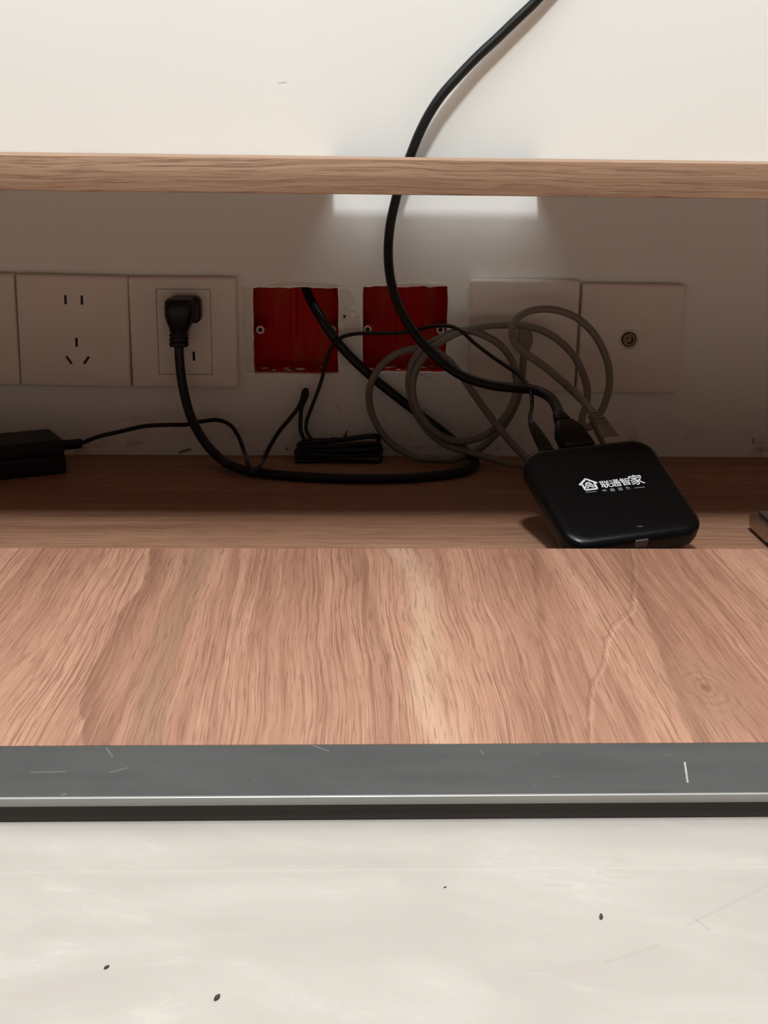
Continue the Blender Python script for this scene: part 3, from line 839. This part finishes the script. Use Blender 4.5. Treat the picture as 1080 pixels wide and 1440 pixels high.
# ---- adapter at the left with its thin cord, bundle and round plug
ad = empty('power_adapter', F(40, 668, 0), 'black brick power adapter at the left edge with a thin bundled cord', 'adapter')
fr_r = F(94.5, 666, 0); fr_l = F(0, 676, 0)
ex = Vector((fr_r.x-fr_l.x, fr_r.y-fr_l.y, 0)).normalized()
ey = Vector((-ex.y, ex.x, 0))
AH = 0.0262; AD = 0.046; AL = 0.105
AM = Matrix((ex, ey, Vector((0, 0, 1)))).transposed().to_4x4()
AM.translation = fr_r
def inad(bm): bmesh.ops.transform(bm, matrix=AM, verts=bm.verts)
bm = bmesh.new(); add_box(bm, -AL, 0, 0, AD, 0.0002, AH*0.56, 0.0022, 3); inad(bm)
link('case_bottom', to_mesh(bm, 'case_bottom', 40), M_blackcase, ad)
bm = bmesh.new(); add_box(bm, -AL+0.0004, -0.0004, 0.0004, AD-0.0004, AH*0.56+0.0003, AH, 0.0022, 3); inad(bm)
link('case_top', to_mesh(bm, 'case_top', 40), M_blackcase, ad)
e0 = AM @ Vector((0, AD*0.40, AH*0.74))
def dirpt(px, py, y): return W(px, py, -y/1000)
c1 = W(93, 625.5, e0.y); c2 = W(113.5, 623.5, e0.y)
bm = bmesh.new()
tube(bm, [e0-ex*0.003, c1, c1.lerp(c2, 0.5), c2, c2+(c2-c1).normalized()*0.001], 0.0042, 12, 1.0, [0.0040, 0.0040, 0.0040, 0.0040, 0.0028])
link('strain_relief', to_mesh(bm, 'strain_relief', 40), M_black, ad)
ye = -e0.y*1000
RC = 0.0017
pts = [c2-(c2-c1)*0.3, c2, (122, 620, ye-1), (140, 613.5, ye-4), (162, 608.5, ye-8), (185, 603, ye-14), (205, 599, ye-18), (235, 597.5, 30), (262, 597, 22), (285, 592.5, 18), (308, 591, 17), (324, 598, 20), (335, 613, 26), (343, 634, 36), (349, 652, 'z', 0.0125), (354, 662, 'z', 0.0092), (359, 664.5, 'z', 0.0092), (364, 657, 'z', 0.0120), (371, 645, 40), (381, 625, 32), (393, 606, 24), (408, 588, 18), (419, 574, 14), (425, 560, 12),
       (427, 551, 11), (430.5, 548, 11), (432, 553, 11), (429, 562, 12), (424, 574, 13), (422.5, 592, 14), (423, 606, 15), (428, 617, 17), (440, 624, 20), (455, 628, 22)]
link('cord_to_bundle', tube_mesh('cord_to_bundle', path(pts, 7, RC+0.0002), RC, 8), M_black, ad)
pts2 = [(462, 628, 20), (447, 623.5, 19), (437, 616, 18), (431, 606, 16), (431, 594, 14), (437, 576, 12), (445, 555, 10), (452, 535, 9), (459, 508, 9), (465, 492, 9), (472, 481, 10), (484, 473, 11), (500, 469.5, 12), (525, 468.5, 14), (555, 468.5, 17), (580, 465.5, 20), (600, 460.5, 24), (620, 458, 28), (636, 459.5, 32), (650, 467, 36), (668, 483, 42), (690, 500, 50), (710, 513.5, 58), (728, 526, 68), (741, 540, 80), (747, 553, 92),
        (748, 568, 104), BP(DC_X, hw/2+0.0335, -0.0068), BP(DC_X, hw/2+0.026, -0.0068)]
link('cord_to_plug', tube_mesh('cord_to_plug', path(pts2, 7), RC*0.9, 8), M_black, ad)
bm = bmesh.new()
tube(bm, [BP(DC_X, hw/2+y, -0.0068) for y in (0.0335, 0.0325, 0.029, 0.022, 0.012, 0.004, 0.0006)], 0.004, 12, 1.0, [0.0018, 0.0024, 0.0030, 0.0037, 0.0044, 0.0046, 0.0046])
link('round_plug', to_mesh(bm, 'round_plug', 40), M_black, ad)
# the bundle: long flat loops lying on the cabinet floor against the wall
bm = bmesh.new()
rnd = random.Random(3)
A = F(414, 645, 0.0); B = F(538, 641, 0.0)
bc = (A+B)/2; bc.y = -0.022
L = (B.x-A.x)/2
for k in range(9):
    zc = 0.0045+0.0019*(k % 5)+rnd.uniform(-.0004, .0004)
    yc = -0.0285+0.0042*(k//2)*0.8+rnd.uniform(-.001, .001)
    yc = max(min(yc, -0.006), -0.034)
    hl = L-rnd.uniform(0.001, 0.004); hh = rnd.uniform(0.0026, 0.0048)
    zl, zr = zc+rnd.uniform(-.0016, .0006), zc+0.0020+rnd.uniform(-.002, .0050)
    P = []
    for t in range(16):
        a = 2*math.pi*t/16
        x = math.copysign(abs(math.cos(a))**0.45, math.cos(a))*hl
        pinch = 0.55+0.45*abs(x)/hl
        zz = (zl+(zr-zl)*(x+hl)/(2*hl))+math.copysign(abs(math.sin(a))**0.7, math.sin(a))*hh*pinch
        P.append(Vector((bc.x+x, yc+0.0012*math.sin(3*a+k), max(zz, RC+0.0002))))
    P.append(P[0])
    tube(bm, spline(P, 4), RC*0.92, 7)
link('cord_bundle', to_mesh(bm, 'cord_bundle', 60), M_black, ad)
bm = bmesh.new()
tx = W(484, 632, -0.02).x
P = [Vector((tx+0.0004*math.sin(a), -0.021+0.0150*math.cos(a), 0.0110+0.0096*math.sin(a))) for a in [2*math.pi*i/16 for i in range(17)]]
tube(bm, P, 0.0012, 7)
tube(bm, spline([Vector((tx, -0.028, 0.0185)), Vector((tx+0.0012, -0.029, 0.0220)), Vector((tx+0.0018, -0.0285, 0.0265))], 4), 0.0007, 6)
tube(bm, spline([Vector((tx-0.0012, -0.028, 0.0185)), Vector((tx-0.005, -0.029, 0.0205)), Vector((tx-0.010, -0.0285, 0.0208))], 4), 0.0007, 6)
link('twist_tie', to_mesh(bm, 'twist_tie', 60), M_black, ad)

# ---- grey network cable
RG = 0.00285
net = empty('network_cable', F(640, 650, 0), 'grey network cable in loose loops between the data plate and the box', 'cable')
rj_end = BP(RJ_X, hw/2+0.034, -0.0065)
wp = W(738, 476, -0.0185)
pts = [wp+Vector((0, 0, -0.004)), W(737, 492, -0.020), (735.5, 512, 20), (732.5, 540, 20), (726, 566, 20), (714, 590, 21), (695, 613, 23), (670, 634, 25), (640, 645, 26), (606, 647, 24), (575, 639, 22), (549, 623, 20), (530, 598, 18), (520, 570, 18), (520, 546, 20), (530, 522, 21), (549, 503, 22), (572, 492.5, 22), (595, 490, 22), (613, 494.5, 23), (630, 506, 25), (645, 523, 28), (661, 546, 31), (680, 573, 36), (702, 602, 42), (722, 626, 50),
       (742, 645, 62), (758, 654, 76), (754, 656, 80), (735, 655, 70), (716, 652, 56), (690, 644.5, 44), (660, 636, 37), (628, 626, 33), (604, 608, 31), (586, 583, 30), (577, 556, 30), (575, 532, 30), (582, 506, 30), (597, 489, 30), (617, 476, 30), (640, 467, 31), (662, 465.5, 32), (684, 473, 32), (704, 486, 31), (719, 506, 30), (726, 532, 30), (724, 558, 30), (713, 582, 31), (695, 603, 33), (673, 616, 35), (649, 620.5, 36), (624, 615, 36),
       (601, 597, 36), (586, 574, 35), (580, 550, 35), (583, 526, 35), (594, 505, 35), (612, 487, 35), (635, 472, 34), (662, 462, 33), (692, 457.5, 30), (722, 457, 29), (746, 459.5, 29), (768, 467.5, 30), (790, 482, 32), (808, 502, 36), (820, 526, 42), (826, 550, 50), (823, 574, 58), (818, 590, 62), (822, 600, 63), (832, 599, 62), (843, 583, 58), (852, 563, 52), (857, 540, 46), (856, 517, 42), (848, 492, 40), (834, 468, 39), (814, 449, 39), (790, 438, 40), (765, 434.5, 42), (741, 438.5, 45),
       (726, 449, 48), (720, 464, 52), (725, 483, 57), (741, 498, 63), (764, 514, 72), (788, 534, 84), (812, 556, 98), rj_end, BP(RJ_X, hw/2+0.028, -0.0065)]
link('cable_jacket', tube_mesh('cable_jacket', path(pts, 6, RG+0.0002), RG, 10), M_grey, net)
# plug at the box: ribbed boot and body
bm = bmesh.new()
prof = [(0.036, 0.0060, 0.0060)]
for k in range(4):
    y = 0.0345-k*0.0038
    s = 0.0076+0.0008*k
    prof += [(y, s, s), (y-0.0022, s+0.0004, s+0.0002), (y-0.0023, s-0.0014, s-0.0014), (y-0.0036, s-0.0012, s-0.0012)]
prof += [(0.0190, 0.0112, 0.0090), (0.0060, 0.0128, 0.0094)]
rings = [[BX @ Vector((RJ_X+p[0], hw/2+y, -0.0065+p[1])) for p in rrect(w, h, min(w, h)*0.3, 4)] for y, w, h in prof]
loft(bm, rings)
boot = link('plug_boot', to_mesh(bm, 'plug_boot', 35), M_greyplug, net)
bm = bmesh.new(); add_box(bm, RJ_X-0.0058, RJ_X+0.0058, hw/2-0.001, hw/2+0.0065, -0.0105, -0.0030, 0.0004, 1)
bmesh.ops.transform(bm, matrix=BX, verts=bm.verts)
link('clear_plug', to_mesh(bm, 'clear_plug', 40), M_clear, boot)
# plug at the wall plate: a hooded boot pointing down
bm = bmesh.new()
rings = []
for (px, py, w, d, y) in ((737.5, 461, 10, 0.008, 16), (737.5, 463, 17, 0.014, 16.5), (738, 470, 19.5, 0.0165, 17), (738, 480, 19.5, 0.0165, 17.5), (737.7, 487, 16, 0.013, 18.5), (737.2, 493, 12.5, 0.0085, 19.5)):
    c = W(px, py, -y/1000); ww = w/1800
    rings.append([c+Vector((p[0], p[1], 0)) for p in rrect(ww, d, min(ww, d)*0.3, 4)])
loft(bm, rings)
link('wall_plug', to_mesh(bm, 'wall_plug', 40), M_greyplug, net)

# ================================================================== little crumbs on the stone
def crumb(px, py, l, ang, label):
    c = F(px, py, STONE_Z)
    bm = bmesh.new()
    bmesh.ops.create_icosphere(bm, subdivisions=2, radius=1.0)
    rnd = random.Random(px)
    for v in bm.verts: v.co *= rnd.uniform(0.8, 1.15)
    bmesh.ops.transform(bm, matrix=Matrix.Diagonal((l, l*0.45, l*0.32, 1)), verts=bm.verts)
    o = link('crumb', to_mesh(bm, 'crumb', 60), M_speck)
    o.location = (c.x, c.y, STONE_Z+l*0.28)
    o.rotation_euler = (0, 0, ang)
    tag(o, label, 'crumb', 'dark crumbs on the marble floor')
crumb(305, 1404, 0.0015, 1.2, 'largest dark crumb on the marble, nearest the front edge of the photo')
crumb(150, 1361, 0.0011, 0.9, 'small dark crumb on the marble, furthest left of the crumbs')
crumb(845, 1290, 0.0014, 1.3, 'dark crumb on the marble, furthest right and nearest the flap')
crumb(626, 1248, 0.0006, 0.5, 'tiny dark crumb on the marble below the middle of the flap')
